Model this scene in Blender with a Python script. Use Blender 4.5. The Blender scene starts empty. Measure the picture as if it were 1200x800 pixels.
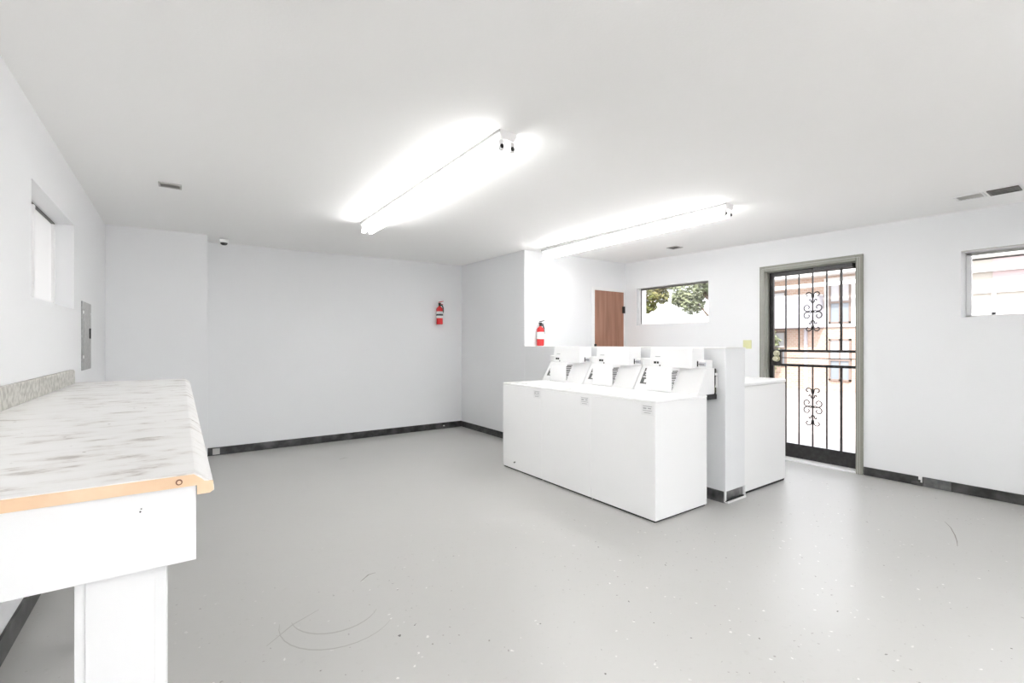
import bpy, bmesh, math, random
from mathutils import Vector
R = random.Random(7)
C = bpy.context.scene.collection
PI = math.pi

# ------------------------------------------------------------------ materials
def mat(name, col, rough=.5, metal=0., spec=.5, noise=None, bump=None, emit=None, coat=0.):
    m = bpy.data.materials.new(name); m.use_nodes = True
    nt = m.node_tree; b = nt.nodes['Principled BSDF']
    b.inputs['Base Color'].default_value = (*col, 1)
    b.inputs['Roughness'].default_value = rough
    b.inputs['Metallic'].default_value = metal
    b.inputs['Specular IOR Level'].default_value = spec
    b.inputs['Coat Weight'].default_value = coat
    if emit:
        b.inputs['Emission Color'].default_value = (*emit[0], 1)
        b.inputs['Emission Strength'].default_value = emit[1]
    tc = nt.nodes.new('ShaderNodeTexCoord')
    if noise:
        sc, amt, col2 = noise
        n = nt.nodes.new('ShaderNodeTexNoise'); n.inputs['Scale'].default_value = sc
        n.inputs['Detail'].default_value = 5
        nt.links.new(tc.outputs['Object'], n.inputs['Vector'])
        mx = nt.nodes.new('ShaderNodeMix'); mx.data_type = 'RGBA'
        mx.inputs[6].default_value = (*col, 1); mx.inputs[7].default_value = (*col2, 1)
        rp = nt.nodes.new('ShaderNodeMapRange'); rp.inputs[1].default_value = .4; rp.inputs[2].default_value = .7
        rp.inputs[4].default_value = amt
        nt.links.new(n.outputs['Fac'], rp.inputs[0]); nt.links.new(rp.outputs[0], mx.inputs[0])
        nt.links.new(mx.outputs[2], b.inputs['Base Color'])
    if bump:
        sc, st = bump
        n = nt.nodes.new('ShaderNodeTexNoise'); n.inputs['Scale'].default_value = sc
        n.inputs['Detail'].default_value = 4
        nt.links.new(tc.outputs['Object'], n.inputs['Vector'])
        bp = nt.nodes.new('ShaderNodeBump'); bp.inputs['Strength'].default_value = st
        bp.inputs['Distance'].default_value = .01
        nt.links.new(n.outputs['Fac'], bp.inputs['Height']); nt.links.new(bp.outputs[0], b.inputs['Normal'])
    return m

M = {}
M['wall'] = mat('wall_paint', (.81, .818, .83), .55, bump=(60, .05))
M['ceil'] = mat('ceiling_paint', (.92, .918, .91), .8, bump=(90, .06))
M['trimw'] = mat('white_trim', (.83, .83, .83), .4)
M['enamel'] = mat('white_enamel', (.925, .925, .925), .3, coat=.3)
M['plastic'] = mat('white_plastic', (.87, .87, .87), .35)
M['greypl'] = mat('light_grey_plastic', (.55, .56, .60), .4)
M['dark'] = mat('dark_rubber', (.02, .02, .02), .6)
M['darkdisp'] = mat('dark_display_face', (.05, .05, .05), .5)  # near-black finish of the washer displays
M['black'] = mat('black_steel', (.012, .011, .011), .35, noise=(30, .5, (.05, .05, .05)))
M['base'] = mat('black_vinyl_base', (.018, .018, .018), .35, noise=(9, .9, (.09, .09, .088)))
M['steel'] = mat('galvanised_steel', (.40, .40, .41), .3, metal=.95, noise=(8, .9, (.12, .12, .12)))
M['frame'] = mat('grey_door_frame', (.27, .275, .235), .4, noise=(5, .5, (.36, .36, .32)))
M['brass'] = mat('pale_brass', (.80, .78, .58), .25, metal=.6)
M['red'] = mat('extinguisher_red', (.72, .02, .025), .25, coat=.5)
M['label'] = mat('paper_label', (.85, .85, .85), .5)
M['ink'] = mat('grey_ink', (.12, .12, .12), .6)
M['paleink'] = mat('pale_grey_ink', (.42, .42, .43), .6)
M['tube'] = mat('lamp_tube', (1, 1, 1), .3, emit=((1, .995, .98), 7.0))
M['tube_rear'] = mat('rear_lamp_tube', (1, 1, 1), .3, emit=((1, .995, .98), 9.2))  # unseen rear lamps glow stronger, tuned to brighten the room from behind
M['panelg'] = mat('grey_panel_paint', (.36, .36, .36), .5, noise=(40, .8, (.5, .5, .5)))
M['ventg'] = mat('grey_vent', (.50, .49, .47), .5)
M['ventd'] = mat('dark_vent', (.14, .135, .125), .5)
M['yel'] = mat('yellowed_plastic', (.72, .72, .42), .4)
M['pine'] = mat('raw_pine', (.80, .56, .36), .6, noise=(14, .8, (.86, .66, .46)))
M['wboard'] = mat('white_painted_board', (.84, .84, .84), .4, bump=(25, .08))
# exterior
M['brick'] = None
M['extwhite'] = mat('exterior_white', (.70, .69, .68), .6)
M['lilac'] = mat('pale_siding', (.48, .475, .52), .6)
M['beige'] = mat('beige_stucco', (.42, .40, .36), .8)
M['winglass'] = mat('dusky_glass', (.25, .28, .31), .15)
M['curtain'] = mat('pale_curtain', (.55, .56, .58), .8)
M['brown'] = mat('brown_trim', (.24, .19, .165), .6)
M['bark'] = mat('bark', (.16, .12, .09), .9, bump=(20, .6))
M['leafA'] = mat('olive_leaf', (.17, .20, .06), .6, noise=(1.1, .55, (.34, .20, .09)))
M['leafB'] = mat('grey_green_leaf', (.22, .25, .15), .6, noise=(2, .7, (.33, .35, .20)))
M['ground'] = mat('pinkish_paving', (.36, .31, .295), .9, noise=(.9, .7, (.42, .37, .355)))
M['roof'] = mat('flat_roof', (.3, .3, .3), .9)
M['kerb'] = mat('kerb_concrete', (.55, .57, .60), .8)

def brick_mat():
    m = bpy.data.materials.new('peach_brick'); m.use_nodes = True
    nt = m.node_tree; b = nt.nodes['Principled BSDF']; b.inputs['Roughness'].default_value = .85
    tc = nt.nodes.new('ShaderNodeTexCoord'); mp = nt.nodes.new('ShaderNodeMapping')
    mp.inputs['Rotation'].default_value = (PI/2, 0, PI/2)
    br = nt.nodes.new('ShaderNodeTexBrick')
    br.inputs['Color1'].default_value = (.46, .32, .25, 1); br.inputs['Color2'].default_value = (.52, .39, .32, 1)
    br.inputs['Mortar'].default_value = (.55, .50, .45, 1); br.inputs['Scale'].default_value = 4
    sep = nt.nodes.new('ShaderNodeSeparateXYZ'); cmb = nt.nodes.new('ShaderNodeCombineXYZ')
    nt.links.new(tc.outputs['Object'], sep.inputs[0])
    nt.links.new(sep.outputs[1], cmb.inputs[0]); nt.links.new(sep.outputs[2], cmb.inputs[1])
    nt.links.new(cmb.outputs[0], br.inputs['Vector']); nt.links.new(br.outputs['Color'], b.inputs['Base Color'])
    return m
M['brick'] = brick_mat()

def glass_mat(name='window_glass', tint=(1, 1, 1)):
    m = bpy.data.materials.new(name); m.use_nodes = True
    nt = m.node_tree; nt.nodes.clear()
    o = nt.nodes.new('ShaderNodeOutputMaterial'); mx = nt.nodes.new('ShaderNodeMixShader')
    t = nt.nodes.new('ShaderNodeBsdfTransparent'); g = nt.nodes.new('ShaderNodeBsdfGlossy')
    t.inputs[0].default_value = (*tint, 1)
    g.inputs['Roughness'].default_value = .02
    f = nt.nodes.new('ShaderNodeFresnel'); f.inputs[0].default_value = 1.45
    nt.links.new(f.outputs[0], mx.inputs[0]); nt.links.new(t.outputs[0], mx.inputs[1]); nt.links.new(g.outputs[0], mx.inputs[2])
    nt.links.new(mx.outputs[0], o.inputs[0])
    return m
M['glass'] = glass_mat()

def frosted_mat():
    m = bpy.data.materials.new('frosted_pane'); m.use_nodes = True
    nt = m.node_tree; nt.nodes.clear()
    o = nt.nodes.new('ShaderNodeOutputMaterial'); mx = nt.nodes.new('ShaderNodeMixShader'); mx.inputs[0].default_value = .25
    d = nt.nodes.new('ShaderNodeBsdfDiffuse'); d.inputs[0].default_value = (.9, .9, .9, 1)
    t = nt.nodes.new('ShaderNodeBsdfTranslucent'); t.inputs[0].default_value = (.8, .8, .8, 1)
    nt.links.new(d.outputs[0], mx.inputs[1]); nt.links.new(t.outputs[0], mx.inputs[2]); nt.links.new(mx.outputs[0], o.inputs[0])
    return m
M['frost'] = frosted_mat()

def floor_mat():
    m = bpy.data.materials.new('grey_epoxy_floor'); m.use_nodes = True
    nt = m.node_tree; b = nt.nodes['Principled BSDF']; N = nt.nodes.new; L = nt.links.new
    tc = N('ShaderNodeTexCoord')
    def noise(s, d=5, r=.5):
        n = N('ShaderNodeTexNoise'); n.inputs['Scale'].default_value = s; n.inputs['Detail'].default_value = d
        n.inputs['Roughness'].default_value = r; L(tc.outputs['Object'], n.inputs['Vector']); return n
    def ramp(src, a, bb, lo=0., hi=1.):
        r = N('ShaderNodeMapRange'); r.inputs[1].default_value = a; r.inputs[2].default_value = bb
        r.inputs[3].default_value = lo; r.inputs[4].default_value = hi; L(src, r.inputs[0]); return r.outputs[0]
    def mix(fac, a, bcol):
        x = N('ShaderNodeMix'); x.data_type = 'RGBA'
        L(fac, x.inputs[0])
        if isinstance(a, tuple): x.inputs[6].default_value = (*a, 1)
        else: L(a, x.inputs[6])
        x.inputs[7].default_value = (*bcol, 1); return x.outputs[2]
    n1 = noise(1.1, 6)
    n1.inputs['Detail'].default_value = 1.5
    c = mix(ramp(n1.outputs['Fac'], 0.2, .8), (.505, .50, .488), (.485, .48, .465))
    n2 = noise(26, 4, .7)
    c = mix(ramp(n2.outputs['Fac'], .60, .75, 0, .25), c, (.33, .325, .30))
    # chips worn through the paint, light and dark
    sp0 = N('ShaderNodeSeparateXYZ'); L(tc.outputs['Object'], sp0.inputs[0])
    near = ramp(sp0.outputs[1], 3.4, 1.9)          # foot-worn strip near the counter end
    wob = noise(30, 2); vm = N('ShaderNodeVectorMath'); vm.operation = 'MULTIPLY_ADD'
    L(wob.outputs['Color'], vm.inputs[0]); vm.inputs[1].default_value = (.035, .035, .035); L(tc.outputs['Object'], vm.inputs[2])
    def specks(scale, thr, r, col, c):
        v = N('ShaderNodeTexVoronoi'); v.inputs['Scale'].default_value = scale; L(vm.outputs[0], v.inputs['Vector'])
        sp = N('ShaderNodeSeparateColor'); L(v.outputs['Color'], sp.inputs[0])
        a = ramp(v.outputs['Distance'], r, r*.7)
        k = ramp(sp.outputs[0], thr, thr + .01)
        wear = ramp(noise(1.7, 2).outputs['Fac'], .30, .5)
        mu = N('ShaderNodeMath'); mu.operation = 'MULTIPLY'; L(a, mu.inputs[0]); L(k, mu.inputs[1])
        m2 = N('ShaderNodeMath'); m2.operation = 'MULTIPLY'; L(mu.outputs[0], m2.inputs[0]); L(wear, m2.inputs[1])
        m3 = N('ShaderNodeMath'); m3.operation = 'MULTIPLY'; L(m2.outputs[0], m3.inputs[0]); L(near, m3.inputs[1])
        return mix(m3.outputs[0], c, col)
    c = specks(24, .84, .17, (.72, .71, .69), c)
    c = specks(33, .80, .15, (.28, .265, .25), c)
    c = specks(21, .92, .13, (.10, .09, .085), c)
    L(c, b.inputs['Base Color'])
    L(ramp(noise(2, 2).outputs['Fac'], .2, .8, .30, .34), b.inputs['Roughness'])
    b.inputs['Specular IOR Level'].default_value = .5
    bp = N('ShaderNodeBump'); bp.inputs['Strength'].default_value = .10; bp.inputs['Distance'].default_value = .01
    L(noise(7, 3).outputs['Fac'], bp.inputs['Height']); L(bp.outputs[0], b.inputs['Normal'])
    return m
M['floor'] = floor_mat()

def laminate_mat():
    m = bpy.data.materials.new('marbled_laminate'); m.use_nodes = True
    nt = m.node_tree; b = nt.nodes['Principled BSDF']; N = nt.nodes.new; L = nt.links.new
    tc = N('ShaderNodeTexCoord')
    mp = N('ShaderNodeMapping'); mp.inputs['Scale'].default_value = (7, 15, 10); mp.inputs['Rotation'].default_value = (0, 0, .35)
    L(tc.outputs['Object'], mp.inputs[0])
    n = N('ShaderNodeTexNoise'); n.inputs['Scale'].default_value = 1.2; n.inputs['Detail'].default_value = 7; n.inputs['Roughness'].default_value = .6
    L(mp.outputs[0], n.inputs['Vector'])
    cr = N('ShaderNodeValToRGB'); L(n.outputs['Fac'], cr.inputs[0])
    e = cr.color_ramp.elements
    e[0].position = .33; e[0].color = (.50, .46, .43, 1)
    e[1].position = .47; e[1].color = (.86, .85, .835, 1)
    x = e.new(.40); x.color = (.76, .735, .71, 1)
    x = e.new(.62); x.color = (.89, .88, .87, 1)
    v = N('ShaderNodeTexVoronoi'); v.inputs['Scale'].default_value = 26; L(tc.outputs['Object'], v.inputs['Vector'])
    sp = N('ShaderNodeSeparateColor'); L(v.outputs['Color'], sp.inputs[0])
    a = N('ShaderNodeMapRange'); a.inputs[1].default_value = .14; a.inputs[2].default_value = .08; L(v.outputs['Distance'], a.inputs[0])
    k = N('ShaderNodeMath'); k.operation = 'GREATER_THAN'; k.inputs[1].default_value = .90; L(sp.outputs[0], k.inputs[0])
    mu = N('ShaderNodeMath'); mu.operation = 'MULTIPLY'; L(a.outputs[0], mu.inputs[0]); L(k.outputs[0], mu.inputs[1])
    mx = N('ShaderNodeMix'); mx.data_type = 'RGBA'; L(mu.outputs[0], mx.inputs[0]); L(cr.outputs[0], mx.inputs[6])
    mx.inputs[7].default_value = (.25, .2, .17, 1)
    L(mx.outputs[2], b.inputs['Base Color']); b.inputs['Roughness'].default_value = .35
    return m
M['lam'] = laminate_mat()

def splash_mat():
    m = laminate_mat(); m.name = 'marbled_splash'
    return m

def wood_mat():
    m = bpy.data.materials.new('brown_wood_door'); m.use_nodes = True
    nt = m.node_tree; b = nt.nodes['Principled BSDF']; N = nt.nodes.new; L = nt.links.new
    tc = N('ShaderNodeTexCoord'); mp = N('ShaderNodeMapping'); mp.inputs['Scale'].default_value = (14, 14, 1.2)
    L(tc.outputs['Object'], mp.inputs[0])
    n = N('ShaderNodeTexNoise'); n.inputs['Scale'].default_value = 1.3; n.inputs['Detail'].default_value = 5; L(mp.outputs[0], n.inputs['Vector'])
    cr = N('ShaderNodeValToRGB'); L(n.outputs['Fac'], cr.inputs[0])
    cr.color_ramp.elements[0].position = .3; cr.color_ramp.elements[0].color = (.27, .125, .075, 1)
    cr.color_ramp.elements[1].position = .7; cr.color_ramp.elements[1].color = (.40, .20, .13, 1)
    L(cr.outputs[0], b.inputs['Base Color']); b.inputs['Roughness'].default_value = .4
    return m
M['wood'] = wood_mat()

# ------------------------------------------------------------------ mesh helpers
class MB:
    def __init__(s): s.v = []; s.f = []; s.sm = []
    def _add(s, vs, fs, smooth=False):
        o = len(s.v); s.v += [tuple(p) for p in vs]
        for f in fs: s.f.append([o + i for i in f]); s.sm.append(smooth)
        return s
    def box(s, x0, x1, y0, y1, z0, z1):
        vs = [(x0,y0,z0),(x1,y0,z0),(x1,y1,z0),(x0,y1,z0),(x0,y0,z1),(x1,y0,z1),(x1,y1,z1),(x0,y1,z1)]
        return s._add(vs, [(3,2,1,0),(4,5,6,7),(0,1,5,4),(1,2,6,5),(2,3,7,6),(3,0,4,7)])
    def prism(s, prof, axis, a, b, smooth=False):
        n = len(prof)
        def P(p, t): return {'x': (t, p[0], p[1]), 'y': (p[0], t, p[1]), 'z': (p[0], p[1], t)}[axis]
        vs = [P(p, a) for p in prof] + [P(p, b) for p in prof]
        fs = [(i, (i+1) % n, n + (i+1) % n, n + i) for i in range(n)]
        s._add(vs, fs, smooth)
        o = len(s.v) - 2*n
        s.f.append([o + i for i in reversed(range(n))]); s.sm.append(False)
        s.f.append([o + n + i for i in range(n)]); s.sm.append(False)
        return s
    def cyl(s, p0, p1, r0, r1=None, n=16, caps=True):
        r1 = r0 if r1 is None else r1
        p0 = Vector(p0); p1 = Vector(p1); d = (p1 - p0).normalized()
        a = d.orthogonal().normalized(); b = d.cross(a)
        vs = [p0 + r0*(math.cos(2*PI*i/n)*a + math.sin(2*PI*i/n)*b) for i in range(n)]
        vs += [p1 + r1*(math.cos(2*PI*i/n)*a + math.sin(2*PI*i/n)*b) for i in range(n)]
        s._add(vs, [(i, (i+1) % n, n + (i+1) % n, n + i) for i in range(n)], True)
        if caps:
            o = len(s.v) - 2*n
            s.f.append([o + i for i in reversed(range(n))]); s.sm.append(False)
            s.f.append([o + n + i for i in range(n)]); s.sm.append(False)
        return s
    def lathe(s, prof, c, n=24):
        c = Vector(c); vs = []; m = len(prof)
        for r, z in prof:
            for i in range(n): vs.append((c.x + r*math.cos(2*PI*i/n), c.y + r*math.sin(2*PI*i/n), c.z + z))
        fs = [(j*n + i, j*n + (i+1) % n, (j+1)*n + (i+1) % n, (j+1)*n + i) for j in range(m-1) for i in range(n)]
        return s._add(vs, fs, True)
    def ball(s, c, r, sz=1, n=14):
        return s.lathe([(max(1e-4, r*math.sin(PI*k/8)), -r*sz*math.cos(PI*k/8)) for k in range(9)], c, n)
    def tube(s, pts, r, n=8):
        pts = [Vector(p) for p in pts]
        for a, b in zip(pts, pts[1:]):
            if (b - a).length > 1e-6: s.cyl(a, b, r, n=n)
        return s
    def quad(s, a, b, c, d): return s._add([a, b, c, d], [(0, 1, 2, 3)])
    def build(s, name, m, parent=None, bevel=0, off=None, seg=2):
        me = bpy.data.meshes.new(name); me.from_pydata(s.v, [], s.f); me.validate()
        bm = bmesh.new(); bm.from_mesh(me); bmesh.ops.recalc_face_normals(bm, faces=bm.faces); bm.to_mesh(me); bm.free()
        if len(me.polygons) == len(s.sm): me.polygons.foreach_set('use_smooth', s.sm)
        me.materials.append(M[m] if isinstance(m, str) else m)
        o = bpy.data.objects.new(name, me); C.objects.link(o)
        if parent is not None:
            o.parent = parent
            if off is None:          # vertices were given in world coordinates
                w = Vector((0, 0, 0)); q = parent
                while q: w += Vector(q.location); q = q.parent
                me.transform(__import__('mathutils').Matrix.Translation(-w))
        if bevel:
            bv = o.modifiers.new('bevel', 'BEVEL'); bv.width = bevel; bv.segments = seg; bv.limit_method = 'ANGLE'
        return o

def thing(name, label, cat, loc=(0, 0, 0), group=None):
    o = bpy.data.objects.new(name, None); C.objects.link(o); o.location = loc; o.empty_display_size = .1
    return tag(o, label, cat, group)
def tag(o, label, cat, group=None, kind=None):
    o['label'] = label; o['category'] = cat
    if group: o['group'] = group
    if kind: o['kind'] = kind
    return o
def struct(o, label=None):
    o['kind'] = 'structure'
    if label: o['label'] = label
    return o
def copy_tree(o, parent=None):
    c = o.copy(); C.objects.link(c)
    if parent: c.parent = parent
    for ch in list(o.children): copy_tree(ch, c)
    return c
def bx(*a): return MB().box(*a)

# ------------------------------------------------------------------ room
XL, XD, XS = -.602, 5.52, 3.60
YB, YW, YBUMP, YR = 6.42, 4.78, 6.00, -2.6
def H(x, y): return 2.49 - .0113*x - .003*y + .0041*x*y     # the old ceiling runs slightly out of level
T = .22

struct(bx(XL - T, XD + T, YR - .2, YB + .2, -.12, 0).build('floor', 'floor'), 'grey painted concrete floor')
c = MB(); nx, ny = 12, 14
g = [[(XL - T + (XD - XL + 2*T)*i/nx, YR - .2 + (YB - YR + .4)*j/ny) for i in range(nx+1)] for j in range(ny+1)]
vs = [(x, y, H(x, y)) for row in g for x, y in row] + [(x, y, H(x, y) + .2) for row in g for x, y in row]
fs = []; K = (nx+1)*(ny+1)
for j in range(ny):
    for i in range(nx):
        a = j*(nx+1) + i; q = (a, a+1, a+nx+2, a+nx+1)
        fs.append(q[::-1]); fs.append(tuple(K + k for k in q))
for i in range(nx):
    fs.append((i, i+1, K+i+1, K+i)); a = ny*(nx+1) + i; fs.append((a+1, a, K+a, K+a+1))
for j in range(ny):
    a = j*(nx+1); fs.append((a+nx+1, a, K+a, K+a+nx+1)); a += nx; fs.append((a, a+nx+1, K+a+nx+1, K+a))
c._add(vs, fs)
struct(c.build('ceiling', 'ceil'), 'white painted ceiling')
HT = 2.60   # walls run up into the ceiling slab
# left wall with its window opening
w = MB(); W1 = (3.25, 4.384, 1.533, 2.119)
w.box(XL - T, XL, YR, W1[0], 0, HT).box(XL - T, XL, W1[1], YB, 0, HT)
w.box(XL - T, XL, W1[0], W1[1], 0, W1[2]).box(XL - T, XL, W1[0], W1[1], W1[3], HT)
struct(w.build('wall_left', 'wall'))
XBUMP = .235
struct(bx(XL, XBUMP, YBUMP, YB, 0, HT).build('wall_back_left', 'wall', bevel=.004), 'shallow boxed-out wall section in the far left corner')
struct(bx(XL - T, XS + .1, YB, YB + .2, 0, HT).build('wall_back', 'wall'))
struct(bx(XS, XD + T, YW, YB + .2, 0, HT).build('wall_side', 'wall', bevel=.006), 'boxed-out wall block beside the alcove')
W4 = (-.2, 3.0, .12, 2.28)      # glazing added in the unseen rear wall to let daylight in
w = MB().box(XL - T, W4[0], YR - .2, YR, 0, HT).box(W4[1], XD + T, YR - .2, YR, 0, HT).box(W4[0], W4[1], YR - .2, YR, 0, W4[2]).box(W4[0], W4[1], YR - .2, YR, W4[3], HT)
struct(w.build('wall_rear', 'wall'))
f = MB()
for k in range(5):
    xx = W4[0] + (W4[1] - W4[0] - .05)*k/4; f.box(xx, xx + .05, YR - .13, YR - .07, W4[2], W4[3])
f.box(W4[0], W4[1], YR - .13, YR - .07, W4[2], W4[2] + .05).box(W4[0], W4[1], YR - .13, YR - .07, W4[3] - .05, W4[3])
w4 = struct(f.build('added_window', 'frame', bevel=.002), 'wide unseen glazed front added behind the camera for daylight')
bx(W4[0] + .02, W4[1] - .02, YR - .103, YR - .097, W4[2] + .02, W4[3] - .02).build('pane', 'glass', w4)
# door wall
W2 = (3.405, 4.56, 1.568, 2.113); W3 = (-.11, 1.028, 1.530, 2.100); D1 = (1.737, 2.746, 2.19)
w = MB(); x0, x1 = XD, XD + T
w.box(x0, x1, YR, W3[0], 0, HT)
w.box(x0, x1, W3[0], W3[1], 0, W3[2]).box(x0, x1, W3[0], W3[1], W3[3], HT)
w.box(x0, x1, W3[1], D1[0], 0, HT)
w.box(x0, x1, D1[0], D1[1], D1[2], HT)
w.box(x0, x1, D1[1], W2[0], 0, HT)
w.box(x0, x1, W2[0], W2[1], 0, W2[2]).box(x0, x1, W2[0], W2[1], W2[3], HT)
w.box(x0, x1, W2[1], YW + .02, 0, HT)
struct(w.build('wall_right', 'wall'))
# low partition (pipe chase) behind the machines
XP0, XP1, YP = XS, 3.90, 2.07
p = struct(bx(XP0, XP1, YP, YW, .095, 1.255).build('wall_partition', 'wall', bevel=.004), 'low white partition wall between the two rows of machines')
bx(XP0 - .006, XP1 + .006, YP - .006, YW, 1.255, 1.268).build('cap', 'trimw', p, bevel=.003)
bx(XP0 + .004, XP1 - .004, YP + .012, YW, .0, .096).build('metal_base', 'steel', p)
m = MB(); m.box(XP0 - .004, XP0 + .012, YP - .003, YP + .012, .012, .098); m.box(XP0 + .02, XP1, YP - .012, YP + .012, 0, .016)
m.box(XP1 - .014, XP1 + .002, YP - .006, YP + .012, .0, .098)
m.build('base_trim', 'trimw', p, bevel=.002)
bx(XP0 - .002, XP1 - .02, YP - .004, YP + .004, .016, .024).build('base_gap', 'dark', p)

# baseboards
BH = .098
def baseb(name, boxes): return struct(MB_boxes(boxes).build(name, 'base', bevel=.003))
def MB_boxes(bs):
    m = MB()
    for b in bs: m.box(*b)
    return m
baseb('baseboard_left', [(XL, XL + .012, YR, YBUMP, 0, .11)])
baseb('baseboard_back', [(XBUMP, XS - .012, YB - .012, YB, 0, .092), (XL, XBUMP, YBUMP - .012, YBUMP, 0, .092)])
baseb('baseboard_side', [(XS - .012, XS, YW, YB, 0, .088)])
baseb('baseboard_partition', [(XS - .012, XS, 4.12, YW, 0, .088)])
bb = baseb('baseboard_right', [(XD - .012, XD, 1.30, D1[0] - .004, 0, .082), (XD - .02, XD, 1.28, 1.36, 0, .03), (XD - .013, XD, YR, 1.285, 0, .085),
                               (XD - .012, XD, D1[1] + .004, YW, 0, .085)])
M['basegrey'] = mat('dusty_vinyl_base', (.10, .105, .105), .5, noise=(20, .8, (.2, .2, .2)))
bx(XD - .015, XD - .005, 1.09, 1.275, .004, .082).build('dusty_patch', 'basegrey', bb)
bx(XD - .0145, XD - .010, 1.288, 1.312, .055, .083).build('white_chip', 'label', bb)
bkb = bpy.data.objects['baseboard_back']
MB().ball((3.28, YB - .012, .045), .018, .5).build('white_chip', 'label', bkb)
bx(.30, .37, YB - .0135, YB - .010, .01, .08).build('scuffed_patch', 'ventg', bkb)

# window 1: frosted, in the left wall
f = MB(); xf = XL - .10
f.box(xf - .02, xf + .004, W1[0], W1[1], W1[2], W1[2] + .02)
f.box(xf - .02, xf + .004, W1[1] - .03, W1[1], W1[2], W1[3] - .012).box(xf - .02, xf + .004, W1[0], W1[0] + .03, W1[2], W1[3] - .012)
wn = struct(f.build('window_1', 'trimw', bevel=.002), 'frosted window high in the left wall above the counter')
bx(xf - .016, xf - .010, W1[0] + .002, W1[1] - .002, W1[2] + .004, W1[3] - .01).build('pane', 'frost', wn)
bx(xf - .016, xf + .002, W1[0], W1[1], W1[3] - .012, W1[3] - .0005).build('top_channel', 'ventd', wn)
bx(xf - .02, xf + .008, W1[0] + .55, W1[0] + .585, W1[2] + .02, W1[3] - .012).build('mullion', 'trimw', wn)

def right_window(name, W, label, xg, left_w, dark_left):
    f = MB(); e = .001
    f.box(xg, xg + .03, W[0] + e, W[1] - e, W[2] + e, W[2] + .02).box(xg, xg + .03, W[0] + e, W[1] - e, W[3] - .02, W[3] - e)
    f.box(xg, xg + .03, W[1] - left_w, W[1] - e, W[2] + e, W[3] - e).box(xg, xg + .03, W[0] + e, W[0] + .025, W[2] + e, W[3] - e)
    o = struct(f.build(name, 'trimw', bevel=.002), label)
    bx(xg + .012, xg + .017, W[0] + .02, W[1] - left_w + .004, W[2] + .015, W[3] - .015).build('pane', 'glass', o)
    g = MB(); y1 = W[1] - left_w
    if dark_left: g.box(xg - .006, xg + .004, y1 - .012, y1, W[2] + .02, W[3] - .002)
    g.box(xg - .004, xg + .004, W[0] + .01, y1, W[3] - .026, W[3] - .004)
    g.build('seal', 'ventd' if dark_left else 'ventg', o)
    return o
wn = right_window('window_2', W2, 'small high window showing tree foliage', XD + .05, .045, True)
wn = right_window('window_3', W3, 'small high window showing a building across the lot', XD + .17, .035, False)
bx(XD - .004, XD + .006, W3[0], W3[1], W3[3] - .006, W3[3] + .002).build('head_bead', 'ventg', wn)  # thin grey bead along the top of the opening

# ------------------------------------------------------------------ door 1: steel frame with barred security door
fr = MB(); fx0, fx1 = XD - .022, XD + .14
yo0, yo1, zo = D1
yi0, yi1, zi = yo0 + .060, yo1 - .056, 2.13
fr.box(fx0, XD + .02, yo0, yi0, 0, zo).box(fx0, XD + .02, yi1, yo1, 0, zo).box(fx0, XD + .02, yi0, yi1, zi, zo)
fr.box(XD + .02, fx1, yo0 + .001, yi0 + .008, 0, zo - .001).box(XD + .02, fx1, yi1 - .006, yo1 - .001, 0, zo - .001).box(XD + .02, fx1, yi0, yi1, zi - .008, zo - .001)
dr = struct(fr.build('door_1', 'frame', bevel=.004), 'grey steel framed doorway with black barred security door')
g = MB()
for yy in (yo0 + .022, yo0 + .040): g.box(fx0 - .003, fx0 + .002, yy, yy + .004, 0, zo - .03)
for yy in (yo1 - .026, yo1 - .042): g.box(fx0 - .003, fx0 + .002, yy, yy + .004, 0, zo - .03)
g.box(fx0 - .003, fx0 + .002, yo0 + .03, yo1 - .03, zo - .030, zo - .026)
g.build('frame_groove', 'ventg', dr)
xd = XD + .10
ds = MB()
ya, yb = yi0 + .010, yi1 - .008          # leaf from 1.807 to 2.682
ds.box(xd - .015, xd + .015, ya, 1.834, .02, 2.12).box(xd - .015, xd + .015, 2.637, yb, .02, 2.12)
ds.box(xd - .015, xd + .015, 1.834, 2.637, 2.072, 2.124)
leaf = ds.build('security_door_leaf', 'black', dr, bevel=.003)
bx(xd - .010, xd + .012, 1.834, 2.637, .022, .178).build('kick_plate', 'black', leaf)
bx(xd - .013, xd + .013, 1.834, 2.56, 1.205, 1.232).build('rail', 'black', leaf, bevel=.002)
bx(xd - .013, xd + .013, 1.834, 2.56, 1.043, 1.072).build('rail', 'black', leaf, bevel=.002)
bx(xd - .005, xd + .005, 1.834, 2.55, 1.135, 1.144).build('rail', 'black', leaf)
for yy in (2.508, 2.370, 2.232, 2.096, 1.962):
    r_ = .0065 if yy != 1.962 else .0095
    bx(xd - r_, xd + r_, yy - r_, yy + r_, .178, 1.045).build('bar', 'black', leaf)
    bx(xd - r_, xd + r_, yy - r_, yy + r_, 1.23, 2.074).build('bar', 'black', leaf)
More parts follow.
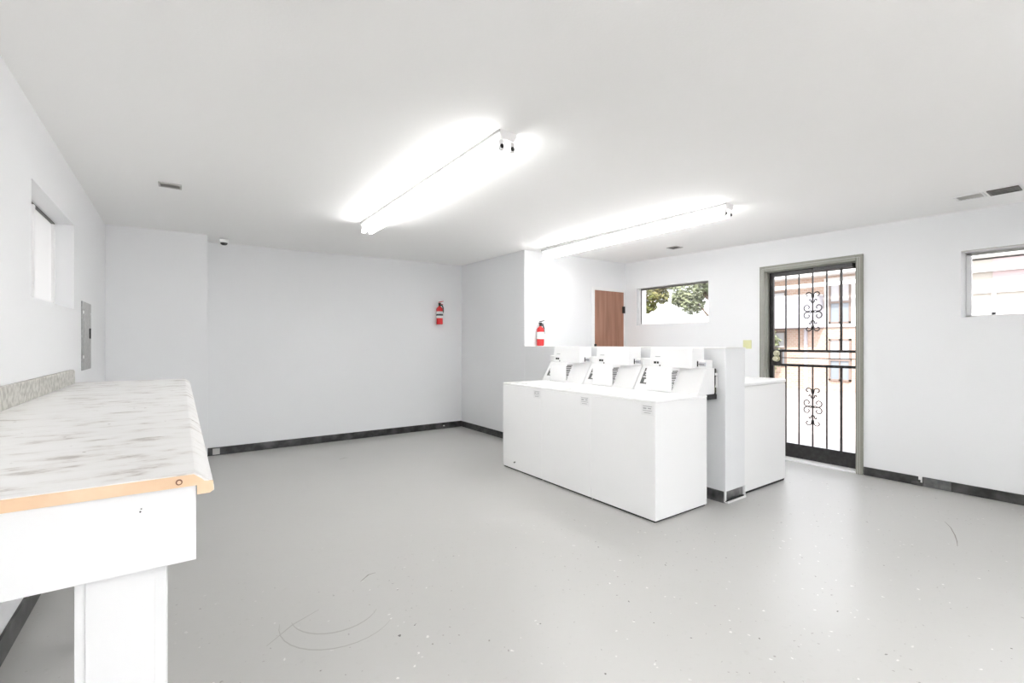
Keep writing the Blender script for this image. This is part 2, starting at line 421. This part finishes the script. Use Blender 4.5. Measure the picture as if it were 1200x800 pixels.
def scroll(z0, z1):
    zc = (z0 + z1)/2; hh = (z1 - z0)/2; m = MB(); yc = 2.232
    def P(y, z): return (xd, yc + y, zc + z)
    def spiral(cy, cz, r0, r1, a0, a1, n=16):
        return [P(cy + (r0 + (r1 - r0)*t)*math.cos(a0 + (a1 - a0)*t), cz + (r0 + (r1 - r0)*t)*math.sin(a0 + (a1 - a0)*t)) for t in [k/n for k in range(n+1)]]
    for s in (1, -1):
        for q in (1, -1):
            def mir(pts): return [(p[0], yc + s*(p[1] - yc), zc + q*(p[2] - zc)) for p in pts]
            # top curl leaving the bar and rolling outward
            m.tube(mir([P(0, hh*.62)] + [P(.012, hh*.78)] + spiral(.045, hh*.84, .034, .012, PI*1.0, -PI*.5)), .0058, 6)
            # little leaf curl
            m.tube(mir([P(0, hh*.42), P(.018, hh*.50)] + spiral(.030, hh*.56, .014, .006, PI*1.2, -PI*.3, 8)), .0058, 6)
            # large loop at the middle
            m.tube(mir([P(.004, .0)] + spiral(.055, hh*.20, .044, .016, -PI*.75, PI*1.25, 22)), .0058, 6)
    m.ball(P(0, 0), .012); m.ball(P(0, hh*.62), .009); m.ball(P(0, -hh*.62), .009)
    return m
scroll(1.43, 1.87).build('scroll_ornament', 'black', leaf)
scroll(.40, .82).build('scroll_ornament', 'black', leaf)
bx(xd - .022, xd + .018, 2.552, 2.645, 1.045, 1.232).build('lock_box', 'black', leaf, bevel=.003)
for zz in (1.188, 1.128):
    m = MB().cyl((xd - .03, 2.598, zz), (xd - .022, 2.598, zz), .036); m.cyl((xd - .045, 2.598, zz), (xd - .03, 2.598, zz), .014)
    if zz < 1.15:
        m.cyl((xd - .06, 2.598, zz), (xd - .045, 2.598, zz), .030, .022); m.cyl((xd - .075, 2.598, zz), (xd - .06, 2.598, zz), .024, .030)
    m.build('knob' if zz < 1.15 else 'deadbolt', 'brass', leaf)
bx(xd - .07, xd - .02, 1.84, 2.20, 2.080, 2.122).build('door_closer', 'black', dr, bevel=.004)
MB().ball((xd - .05, 1.90, 2.112), .014).build('closer_bracket', 'trimw', dr)
bx(XD - .02, XD + T, yo0 + .06, yo1 - .056, 0, .018).build('threshold', 'trimw', dr, bevel=.004)

# door 2: brown wooden door in the recess behind the partition
yf = YW
fr = MB(); a0, a1, zt = 4.86, 5.478, 2.075
fr.box(a0 - .05, a0, yf - .012, yf + .0, 0, zt + .045).box(a1, a1 + .035, yf - .012, yf, 0, zt + .045).box(a0, a1, yf - .012, yf, zt, zt + .045)
d2 = struct(fr.build('door_2', 'trimw', bevel=.002), 'brown wooden door with white frame beyond the machines')
bx(a0, a1, yf - .008, yf - .001, .01, zt).build('door_leaf', 'wood', d2)
bx(a1 - .03, a1 + .012, yf - .03, yf - .006, 1.76, 1.86).build('latch', 'dark', d2, bevel=.003)
bx(a0 - .012, a0 + .02, yf - .03, yf - .006, 1.255, 1.295).build('latch', 'dark', d2, bevel=.003)

# floor marks
fl = bpy.data.objects['floor']
M['stain'] = mat('worn_floor_paint', (.385, .38, .36), .4)
M['scratch'] = mat('floor_scratch', (.27, .26, .24), .6)
def ribbon(pts, w):
    m = MB(); n = len(pts); L_, R_ = [], []
    for i, (x, y) in enumerate(pts):
        a = pts[max(0, i-1)]; b = pts[min(n-1, i+1)]; d = Vector((b[0]-a[0], b[1]-a[1])).normalized()
        ww = w*(math.sin(PI*(i+.3)/(n-.4))*.8 + .2)
        L_.append((x - d.y*ww, y + d.x*ww, .0008)); R_.append((x + d.y*ww, y - d.x*ww, .0008))
    for i in range(n-1): m.quad(L_[i], R_[i], R_[i+1], L_[i+1])
    return m
def arc(cx, cy, r, a0, a1, n=14, sq=1): return [(cx + r*math.cos(a0 + (a1-a0)*k/n), cy + sq*r*math.sin(a0 + (a1-a0)*k/n)) for k in range(n+1)]

# ------------------------------------------------------------------ folding counter
cb = (-.272, 1.18, 0); ct = thing('folding_counter', 'long marbled laminate folding counter with raw wood end and white apron along the left wall', 'counter', cb)
zt = 1.03; y0, y1 = 1.172, 4.40
prof = [(XL + .001, zt), (.024, zt), (.030, zt - .003), (.050, zt - .020), (.0575, zt - .030), (.0575, zt - .040), (.050, zt - .044), (.028, zt - .044), (.028, zt - .0245), (XL + .001, zt - .0245)]
MB().prism(prof, 'y', y0 + .001, y1).build('countertop', 'lam', ct)
prof = [(XL + .001, zt - .0018), (.022, zt - .0018), (.036, zt - .013), (.040, zt - .018), (.056, zt - .020), (.0565, zt - .039), (.050, zt - .0445), (.0275, zt - .0445), (.0275, zt - .025), (XL + .001, zt - .025)]
wd = MB().prism(prof, 'y', y0 - .001, y0 + .002).build('raw_wood_end', 'pine', ct)
m = MB(); m.cyl((-.003, y0 - .004, 1.0165), (-.003, y0, 1.0165), .0058); m.build('screw', mat('rusty_screw', (.22, .10, .06), .5, metal=.4), wd)
MB().cyl((-.003, y0 - .0046, 1.0165), (-.003, y0 - .003, 1.0165), .0036).build('screw_head', 'pine', wd)
# backsplash with mitred end
prof = [(y0 + .01, zt), (4.27, zt), (4.27, 1.115), (4.22, 1.127), (y0 + .01, 1.127)]
M['splash'] = mat('speckled_splash_laminate', (.58, .57, .53), .4, noise=(38, 1., (.30, .29, .26)))
bs = MB().prism(prof, 'x', XL + .001, XL + .020).build('backsplash', 'splash', ct, bevel=.003)
ap = MB(); ap.box(XL + .001, .026, y0 + .006, y0 + .026, .848, zt - .0255)
o = ap.build('end_apron', 'wboard', ct, bevel=.0015)
m = MB(); m.cyl((-.0655, y0 + .0045, .967), (-.0655, y0 + .007, .967), .0016, n=8); m.cyl((-.0640, y0 + .0045, .9725), (-.0640, y0 + .007, .9725), .0013, n=8)
m.build('nail', 'ink', o)
bx(.008, .026, y0 + .027, y1 - .02, .848, zt - .046).build('front_apron', 'wboard', ct)
def leg(ya, dx=0.):
    m = MB(); m.box(-.166 + dx, -.024 + dx, ya, ya + .09, 0, 1.0045)
    o = m.build('leg', 'wboard', ct, bevel=.002)
    bx(-.150 + dx, -.043 + dx, ya - .005, ya, 0, .848).build('leg_panel', 'wboard', o, bevel=.0015)
leg(y0 + .034); leg(2.70, -.14); leg(y1 - .14, -.14)
bx(XL + .001, XL + .03, y0 + .03, y1 - .02, .94, zt - .026).build('wall_cleat', 'wboard', ct)

# ------------------------------------------------------------------ electrical panel, switch, camera
ep = thing('electrical_panel', 'narrow grey electrical panel on the left wall beyond the window', 'electrical panel', (XL, 4.85, 1.10))
bx(XL, XL + .008, 4.655, 5.055, 1.10, 1.617).build('cover', 'panelg', ep, bevel=.002)
bx(XL + .008, XL + .011, 4.715, 4.995, 1.16, 1.56).build('panel_door', 'panelg', ep, bevel=.0015)
bx(XL + .011, XL + .018, 4.945, 4.975, 1.34, 1.42).build('latch', 'dark', ep)
for yy, zz in ((4.685, 1.535), (4.685, 1.20), (5.03, 1.535)):
    MB().cyl((XL + .008, yy, zz), (XL + .012, yy, zz), .012).build('screw', 'label', ep)
sw = thing('light_switch', 'small yellowed switch plate on the door wall left of the barred door', 'light switch', (XD, 2.90, 1.29))
bx(XD - .007, XD - .0005, 2.848, 2.948, 1.24, 1.342).build('plate', 'yel', sw, bevel=.002)
bx(XD - .014, XD - .007, 2.892, 2.904, 1.28, 1.302).build('toggle', 'yel', sw, bevel=.001)
hx, hy = .395, 6.02
hz = H(hx, hy)
dc = thing('dome_camera', 'small white dome security camera with black lens on the ceiling by the back wall', 'security camera', (hx, hy + .12, hz))
hy += .12; hz = H(hx, hy)
MB().lathe([(.0001, -.002), (.042, -.002), (.044, -.03), (.040, -.045), (.0001, -.045)], (hx, hy, hz)).build('housing', 'plastic', dc)
MB().lathe([(.036, -.045), (.033, -.058), (.022, -.068), (.0001, -.072)], (hx, hy, hz)).build('lens_dome', 'dark', dc)

# ------------------------------------------------------------------ ceiling vents
def vent(x0, x1, y0, y1, m, label, nsl=7, fm='trimw', along='x'):
    xc, yc = (x0+x1)/2, (y0+y1)/2; z = H(xc, yc) - .001
    t = thing('ceiling_vent', label, 'vent', (xc, yc, z), 'ceiling vents')
    b = .012
    f = MB().box(x0, x1, y0, y0 + b, z - .008, z).box(x0, x1, y1 - b, y1, z - .008, z).box(x0, x0 + b, y0 + b, y1 - b, z - .008, z).box(x1 - b, x1, y0 + b, y1 - b, z - .008, z)
    f.build('frame', fm, t)
    bx(x0 + b, x1 - b, y0 + b, y1 - b, z - .002, z).build('backing', m, t)
    s = MB()
    for k in range(nsl):
        if along == 'x':
            yy = y0 + b + (y1 - y0 - 2*b)*(k + .5)/nsl; s.prism([(yy - .004, z - .007), (yy - .002, z - .007), (yy + .004, z - .002), (yy + .002, z - .002)], 'x', x0 + b, x1 - b)
        else:
            xx = x0 + b + (x1 - x0 - 2*b)*(k + .5)/nsl; s.prism([(xx - .004, z - .007), (xx - .002, z - .007), (xx + .004, z - .002), (xx + .002, z - .002)], 'y', y0 + b, y1 - b)
    s.build('louvres', m, t)
    return t
vent(-.135, .005, 4.23, 4.34, 'ventg', 'grey louvred ceiling vent at the left above the counter', fm='ventg')
vent(4.93, 5.09, .80, .965, 'ventg', 'light grey ceiling vent near the right window, left one of the adjoining pair', fm='trimw')
vent(4.93, 5.09, .615, .78, 'ventd', 'dark grey ceiling vent near the right window, right one of the adjoining pair', fm='ventd')
vent(4.92, 5.06, 3.46, 3.60, 'ventd', 'tiny dark ceiling vent above the tree window', fm='ventg')

# ------------------------------------------------------------------ fluorescent fixtures
def fixture(x0, y0, y1, label, tm='tube'):
    x1 = x0 + .115; xc = (x0 + x1)/2; zc = min(H(xc, y0), H(xc, y1)) 
    t = thing('fluorescent_light', label, 'ceiling light', (xc, (y0+y1)/2, zc), 'twin tube ceiling strip lights')
    prof = [(x0, zc + .012), (x0, zc - .022), (x0 + .02, zc - .050), (x1 - .02, zc - .050), (x1, zc - .022), (x1, zc + .012)]
    MB().prism(prof, 'y', y0, y1).build('channel', 'enamel', t, bevel=.002)
    bx(x0 - .002, x0 + .002, y0, y1, zc - .012, zc + .008).build('channel_edge', 'panelg', t)
    for xx in (x0 + .022, x1 - .022):
        zt_ = zc - .085
        tb = MB().cyl((xx, y0 + .03, zt_), (xx, y1 - .03, zt_), .019, n=20).build('tube', tm, t)
        for ya, yb in ((y0 + .012, y0 + .034), (y1 - .034, y1 - .012)):
            s = bx(xx - .014, xx + .014, ya, yb, zt_ - .02, zc - .048).build('socket', 'plastic', t, bevel=.003)
            near = ya < (y0+y1)/2
            yy = ya if near else yb; d = -.004 if near else .004
            MB().cyl((xx, yy, zt_), (xx, yy + d, zt_), .012, n=14).build('socket_cap', 'dark', s)
    return t
fixture(1.428, 2.12, 4.56, 'long white twin-tube strip light over the open floor, nearer the counter')
fixture(3.70, 2.12, 4.56, 'long white twin-tube strip light above the washing machines')
fixture(1.428, -2.36, .08, 'long white twin-tube strip light on the counter side, unseen behind the camera', 'tube_rear')  # rear strip out of view, assumed from the light coming from behind

fixture(2.25, -2.36, .06, 'long white twin-tube strip light near the middle of the ceiling, unseen behind the camera', 'tube_rear')  # second unseen rear strip, placed to lift the near ceiling's brightness

# ------------------------------------------------------------------ fire extinguishers
def extinguisher(x, yw, z0, hgt, label, band):
    r = .048; y = yw - r - .012
    t = thing('fire_extinguisher', label, 'fire extinguisher', (x, y, z0), None)
    hb = hgt*.70
    MB().lathe([(.0001, 0), (r*.9, 0), (r, .01), (r, hb*.86), (r*.85, hb*.95), (r*.4, hb*1.02), (r*.36, hb*1.06), (.0001, hb*1.06)], (x, y, z0)).build('cylinder', 'red', t)
    MB().lathe([(r + .0008, hb*.36), (r + .0012, hb*.38), (r + .0012, hb*.72), (r + .0008, hb*.74)], (x, y, z0)).build('label_sticker', 'label', t)
    if band: MB().lathe([(r + .002, hb*.50), (r + .003, hb*.51), (r + .003, hb*.58), (r + .002, hb*.59)], (x, y, z0)).build('bracket_strap', 'dark', t)
    m = MB(); z = z0 + hb*1.06
    m.cyl((x, y, z - .005), (x, y, z + .03), .016); m.box(x - .012, x + .012, y - .02, y + .02, z + .028, z + .045)
    v = m.build('valve', 'dark', t)
    m = MB(); m.prism([(x - .01, z + .05), (x + .06, z + .07), (x + .062, z + .078), (x - .012, z + .062)], 'y', y - .009, y + .009)
    m.prism([(x + .008, z + .030), (x + .055, z + .020), (x + .056, z + .027), (x + .008, z + .040)], 'y', y - .008, y + .008)
    m.build('lever', 'red' if band else 'dark', v)
    m = MB(); m.tube([(x + .012, y, z + .015), (x + .045, y, z + .01), (x + .060, y, z - .03), (x + .060, y, z - .10)], .009); m.build('hose', 'dark' if not band else 'dark', t)
    bx(x - .02, x + .02, yw - .02, yw, z0 + .05, z0 + hb*.9).build('wall_bracket', 'ventg', t)
    return t
extinguisher(3.185, YB, 1.59, .375, 'red fire extinguisher with black band hanging on the grey back wall of the alcove', True)
extinguisher(3.815, YW, 1.272, .345, 'red fire extinguisher with white label on the bright wall near the wooden door', False)

# ------------------------------------------------------------------ washing machines
def washer(label, loc, group='white coin-operated washers in the row'):
    t = thing('washing_machine', label, 'washing machine', loc, group)
    L = .6495; B = lambda *a: bx(*a)
    def add(mb, name, m, parent=t, bevel=0, seg=2):
        return mb.build(name, m, parent, bevel=bevel, off=1, seg=seg)
    add(B(0, .65, .0003, L, .014, .8655), 'cabinet', 'enamel', bevel=.003, seg=2)
    add(B(.012, .64, .012, L - .01, 0, .016), 'base', 'dark')
    add(B(-.001, .652, -.002, L - .0025, .866, .888), 'top_panel', 'enamel', bevel=.006, seg=3)
    ld = add(B(.05, .50, .07, L - .07, .886, .896), 'lid', 'enamel', bevel=.004)
    add(B(.046, .056, .28, .38, .892, .899), 'lid_grip', 'plastic', ld, bevel=.002)
    # sloped console
    prof = [(.53, .888), (.535, .897), (.655, 1.092), (.66, 1.10), (.77, 1.10), (.77, .888)]
    cs = add(MB().prism(prof, 'y', .006, L - .006), 'console', 'plastic', bevel=.004)
    add(B(.648, .75, .010, L - .010, 1.10, 1.165), 'control_band', 'plastic', cs, bevel=.004)
    add(B(.644, .650, .075, .155, 1.112, 1.156), 'display', 'darkdisp', cs, bevel=.001)
    m = MB().box(.644, .650, .010, .064, 1.116, 1.148); add(m, 'button_strip', 'greypl', cs)
    add(B(.642, .6445, .02, .07, 1.128, 1.134), 'legend', 'ink', cs)
    add(B(.645, .649, .08, .15, 1.159, 1.163), 'legend', 'paleink', cs)
    # coin meter case
    cc = add(MB().prism([(.528, .892), (.528, 1.06), (.548, 1.10), (.70, 1.10), (.70, .892)], 'y', .25, .505), 'coin_box', 'enamel', bevel=.005)
    add(B(.525, .529, .25, .507, .889, .893), 'coin_box_seam', 'ink', cc)
    add(MB().prism([(.57, 1.098), (.585, 1.262), (.75, 1.262), (.75, 1.098)], 'y', .085, .500), 'meter_housing', 'enamel', cs, bevel=.006, seg=3)
    m = MB()
    for (a, b_, z0, z1) in ((.430, .452, 1.128, 1.146), (.404, .420, 1.128, 1.146), (.385, .395, 1.106, 1.118)): m.box(.568, .575, a, b_, z0, z1)
    add(m, 'coin_slot', 'dark', cs)
    add(B(.572, .582, .39, .44, 1.186, 1.191), 'legend', 'paleink', cs)
    # instruction sticker on the near side of the coin box
    s = add(MB().prism([(.532, .905), (.545, .905), (.632, 1.062), (.622, 1.080), (.560, 1.080), (.532, 1.05)], 'y', .2475, .2498), 'side_sticker', 'label', cc)
    m = MB()
    for k in range(11):
        z = .915 + k*.0148; x1 = .545 + (z - .905)*.52; x0 = .536 + (.012 if z > 1.05 else 0)
        m.box(x0, x1 - .004 - R.random()*.012, .2465, .2476, z, z + (.009 if k % 3 else .011))
    add(m, 'print', 'ink', s)
    # warning sticker on the sloped face at the far end
    def on(zf): return .535 + (zf - .897)*(.12/.195)
    def slope_quad(y0, y1, z0, z1, d):
        return MB().prism([(on(z0) - d, z0), (on(z0) - d + .002, z0 - .001), (on(z1) - d + .002, z1 - .001), (on(z1) - d, z1)], 'y', y0, y1)
    s = add(slope_quad(.530, .600, .945, 1.080, .003), 'warning_sticker', 'ink', cs)
    for (ya, yb, za, zb) in ((.538, .562, .955, .985), (.54, .59, 1.0, 1.008), (.536, .575, 1.02, 1.027), (.55, .592, 1.045, 1.052)):
        add(slope_quad(ya, yb, za, zb, .0045), 'print', 'label', s)
    # small notice on the cabinet front
    st = add(B(-.0025, .0005, .015, .125, .775, .850), 'front_sticker', 'label')
    m = MB(); m.box(-.0034, -.002, .03, .11, .838, .842).box(-.0034, -.002, .035, .065, .822, .829).box(-.0034, -.002, .078, .108, .820, .829)
    m.box(-.0034, -.002, .03, .11, .806, .810).box(-.0034, -.002, .04, .10, .790, .794)
    add(m, 'print', 'paleink', st)
    return t
YW0 = 2.134
wA = washer('white coin-operated washer at the near end of the row, its side panel fully in view', (2.79, YW0, 0))
wB = copy_tree(wA); wB.location.y += .650; wB['label'] = 'white coin-operated washer in the middle of the row of three'
wC = copy_tree(wA); wC.location.y += 1.300; wC['label'] = 'white coin-operated washer at the far end of the row toward the alcove'
MB().box(-.004, .0005, .425, .440, .080, .092).box(-.004, .0005, .44, .452, .074, .084).build('latch', 'ink', wC, off=1)
# hookups seen in the gap behind the nearest console
m = MB(); m.box(.774, .80, .010, .05, .9, 1.09)
o = m.build('outlet_bracket', mat('olive_bracket', (.16, .16, .09), .5), wA, off=1)
m = MB(); m.box(.784, .798, -.002, .010, .94, 1.03).box(.772, .80, -.002, .010, 1.04, 1.06); m.build('tag', 'label', o, off=1)
MB().tube([(.79, .02, .86), (.79, .02, .94), (.775, .015, 1.02), (.782, .015, 1.095)], .012).build('hose', 'dark', wA, off=1)
bx(.66, .80, .006, .05, .845, .885).build('shade_block', 'dark', wA, off=1)  # dark block standing in for shade under the console overhang

# dryer on the far side of the partition
t = thing('clothes_dryer', 'white machine with its side panel showing beside the barred door', 'dryer', (3.93, 2.10, 0))
dx0, dx1, dy0, dy1 = 3.915, 4.70, 2.10, 2.78
bx(dx0, dx1, dy0, dy1, .018, .928).build('cabinet', 'enamel', t, bevel=.010, seg=3)
bx(dx0 + .01, dx1 - .01, dy0 + .01, dy1 - .01, 0, .02).build('base', 'dark', t)
bx(dx0 + .012, dx1 + .004, dy0 - .004, dy1 + .004, .930, .966).build('top_panel', 'enamel', t, bevel=.012, seg=3)
MB().prism([(4.70, 0.25), (4.703, 0.25), (4.703, .75), (4.70, .75)], 'y', dy0 + .1, dy1 - .1).build('door', 'enamel', t, bevel=.002)
bx(4.703, 4.72, dy1 - .16, dy1 - .13, .45, .60).build('handle', 'plastic', t, bevel=.003)
bx(dx0 - .0, dx0 + .012, dy0 - .003, dy0 + .002, .03, .90).build('edge_seam', 'ventg', t)

# ------------------------------------------------------------------ floor marks (worn paint, scratch)
for pts, w, m, nm in (
    (arc(3.35, .80, 0, 0, 1, 2), 0, None, None),
): pass
def mark(pts, w, m): ribbon(pts, w).build('scuff_mark', m, fl, off=1)
mark([(4.546, 0.935), (4.433, 0.88), (4.279, 0.828), (4.161, 0.795), (4.058, 0.773)], .0035, 'scratch')
mark(arc(.62, 2.30, .26, PI*.9, PI*1.75, 14, 1.0), .004, 'stain')
mark(arc(.62, 2.36, .20, PI*1.0, PI*1.8, 14, 1.0), .005, 'stain')
mark([(.30, 2.24), (.42, 2.34), (.55, 2.40)], .004, 'stain')
mark([(.80, 2.55), (.86, 2.60), (.9, 2.60)], .004, 'scratch')
mark([(1.45, 5.38), (1.52, 5.42), (1.56, 5.40)], .006, 'scratch')

# ------------------------------------------------------------------ outside
struct(bx(-20, 34, -22, 30, -.34, -.121).build('ground', 'ground'), 'pinkish sunlit paving outside')
struct(bx(XD + T, 6.6, -3, 8, -.12, -.01).build('walkway', 'kerb'), 'pale concrete walk outside the door')
XF = 16.
b = thing('apartment_building', 'pale brick apartment building with white balcony and windows seen through the barred door', 'building', (XF + 4, 3, -.12))
bx(XF, XF + 8, -6, 9.6, -.12, 3.36).build('wall', 'brick', b)
bx(XF - .55, XF + 8.4, -6.4, 10.0, 3.34, 3.68).build('eave', 'extwhite', b)
bx(XF - .3, XF + 8.2, -6.2, 9.8, 3.68, 3.9).build('roof', 'roof', b)
bx(XF - .55, XF - .43, -6, 9.6, 3.00, 3.11).build('balcony_beam', 'extwhite', b)
bx(XF - .40, XF, -6, 4.9, 1.74, 3.30).build('stucco_bay', 'beige', b)
bx(XF - .02, XF + .0, -6, 9.6, 1.76, 1.80).build('floor_band', 'brown', b)
bx(XF - .50, XF - .02, 6.05, 9.3, 1.79, 2.76).build('balcony_parapet', 'lilac', b)
bx(XF - .5, XF - .02, 6.05, 9.3, 2.76, 2.80).build('parapet_cap', 'extwhite', b)
def ext_window(y0, y1, z0, z1, surround=None):
    o = None
    m = MB(); x = XF - .06; fw = .05
    m.box(x, XF + .0, y0, y0 + fw, z0, z1).box(x, XF, y1 - fw, y1, z0, z1).box(x, XF, y0, y1, z0, z0 + fw).box(x, XF, y0, y1, z1 - fw, z1)
    zm = (z0 + z1)/2; m.box(x - .01, XF, y0, y1, zm - .03, zm + .03)
    m.box(x, XF, (y0+y1)/2 - .015, (y0+y1)/2 + .015, z0, z1)
    o = m.build('window', 'brown', b)
    bx(x + .03, XF - .01, y0 + fw, y1 - fw, z0 + fw, zm - .03).build('pane', 'winglass', o)
    bx(x + .03, XF - .01, y0 + fw, y1 - fw, zm + .03, z1 - fw).build('pane', 'curtain', o)
    if surround:
        s0, s1, t0, t1 = surround; s = MB(); x = XF - .035
        s.box(x, XF, s0, y0, t0, t1).box(x, XF, y1, s1, t0, t1).box(x, XF, y0, y1, t0, z0).box(x, XF, y0, y1, z1, t1)
        s.build('window_surround', 'extwhite', o)
ext_window(5.33, 5.90, 1.90, 3.17, (5.16, 6.03, 1.80, 3.28))
ext_window(5.33, 5.90, .19, 1.44)
ext_window(7.12, 7.9, 2.50, 3.0)
ext_window(7.12, 7.9, .6, 1.70)
bx(XF - .08, XF, 6.50, 6.57, -.12, 1.76).build('downspout', 'lilac', b)
# bay seen through the right window: pale panels with a white post
m = MB(); m.box(XF - .46, XF - .40, 2.30, 2.37, 1.8, 2.52).box(XF - .46, XF - .40, -5.5, 4.6, 2.50, 2.54).box(XF - .46, XF - .40, -5.5, 4.6, 1.96, 2.04)
m.build('balcony_rail', 'extwhite', b)
M['pinkst'] = mat('pink_stucco', (.46, .38, .385), .8)
bx(XF - .42, XF - .401, -6, 2.36, 2.85, 3.30).build('pink_panel', 'pinkst', b)
bx(XF - .42, XF - .401, -6, 2.36, 2.54, 2.85).build('white_panel', 'extwhite', b)
# low shrub beside the building wall
def leaves(n, blobs, size, seed):
    r = random.Random(seed); m = MB()
    for _ in range(n):
        cx_, cy_, cz_, rx, ry, rz = r.choice(blobs)
        while True:
            u = Vector((r.uniform(-1, 1), r.uniform(-1, 1), r.uniform(-1, 1)))
            if u.length < 1: break
        p = Vector((cx_ + u.x*rx, cy_ + u.y*ry, cz_ + u.z*rz))
        a = Vector((r.gauss(0, 1), r.gauss(0, 1), r.gauss(0, 1))).normalized(); bb_ = a.orthogonal().normalized(); s = size*r.uniform(.6, 1.3)
        m.quad(p - a*s, p - bb_*s*.5, p + a*s, p + bb_*s*.5)
    return m
sh = thing('shrub', 'low leafy shrub against the brick wall outside', 'shrub', (15.5, 7.6, -.12))
leaves(900, [(15.5, 7.6, .9, .35, .5, .75), (15.5, 7.5, 1.4, .3, .4, .35)], .07, 5).build('foliage', 'leafB', sh)
MB().cyl((15.5, 7.6, -.12), (15.5, 7.6, .8), .03, .02).build('stem', 'bark', sh)

def tree(loc, label, blobs, n, size, m, seed, limbs):
    t = thing('tree', label, 'tree', loc)
    leaves(n, blobs, size, seed).build('crown', m, t)
    tr = MB(); x, y, z = loc
    for pts, r0 in limbs:
        k = len(pts)
        for i in range(k - 1): tr.cyl(pts[i], pts[i+1], r0*(1 - .75*i/(k-1)), r0*(1 - .75*(i+1)/(k-1)), n=10)
    tr.build('trunk', 'bark', t)
    return t
tree((10.8, 9.9, -.12), 'olive and rust leaved tree seen at the left of the small high window',
     [(10.8, 8.75, 2.62, .5, .42, .38), (10.8, 8.35, 2.85, .5, .40, .25), (10.7, 9.2, 2.9, .6, .6, .7), (10.8, 8.55, 2.35, .3, .22, .2), (10.8, 8.15, 2.62, .4, .22, .22), (10.8, 7.95, 2.93, .3, .35, .10)], 2300, .075, 'leafA', 3,
     [([(10.8, 9.9, -.12), (10.8, 9.8, 1.6), (10.8, 9.3, 2.6), (10.8, 8.8, 3.2)], .14), ([(10.8, 9.6, 2.0), (10.8, 9.0, 2.5), (10.8, 8.4, 2.8)], .05)])
KB = 12.6/11
def fb(p): return (p[0]*KB, p[1]*KB, 1.3 + (p[2] - 1.3)*KB if p[2] > 0 else -.12)
tree((12.6, 5.95*KB, -.12), 'grey-green leaved tree seen at the right of the small high window',
     [fb(q[:3]) + q[3:] for q in [(11, 7.35, 2.75, .5, .60, .45), (11, 7.25, 2.35, .4, .38, .32), (11, 7.9, 2.95, .4, .45, .18), (11, 7.55, 2.50, .4, .28, .26), (11, 6.9, 2.8, .5, .35, .4), (11, 6.6, 3.2, .7, .6, .5)]], 3600, .08, 'leafB', 9,
     [([fb(p) for p in ((11, 6.1, -.02), (11, 6.15, 1.5), (11, 6.5, 2.2), (11, 7.2, 2.9), (11, 7.6, 3.1))], .12), ([fb(p) for p in ((11, 6.35, 1.9), (11, 6.8, 2.02), (11, 7.2, 2.5))], .05)])

# ------------------------------------------------------------------ light
wd_ = bpy.data.worlds.new('sky'); bpy.context.scene.world = wd_; wd_.use_nodes = True
nt = wd_.node_tree; bg = nt.nodes['Background']
bg.inputs[0].default_value = (.93, .96, 1, 1); bg.inputs[1].default_value = 1.55
sun = bpy.data.lights.new('sun', 'SUN'); sun.energy = 1.85; sun.angle = .02; sun.color = (1, .96, .9)
so = bpy.data.objects.new('sun', sun); C.objects.link(so)
so.rotation_euler = Vector((.62, .25, -.75)).to_track_quat('-Z', 'Y').to_euler()

# ------------------------------------------------------------------ camera
cam = bpy.data.cameras.new('camera'); co = bpy.data.objects.new('camera', cam); C.objects.link(co)
cam.sensor_width = 36; cam.lens = 545/1200*36; cam.shift_y = 2.5/1200; cam.clip_start = .02
co.location = (0, 0, 1.30); co.rotation_euler = (PI/2, 0, -math.atan(388/545))
S = bpy.context.scene; S.camera = co
S.view_settings.view_transform = 'Standard'; S.view_settings.look = 'None'
S.view_settings.gamma = 1; S.view_settings.exposure = 1.52; S.view_settings.use_curve_mapping = False
S.cycles.max_bounces = 12; S.cycles.diffuse_bounces = 8
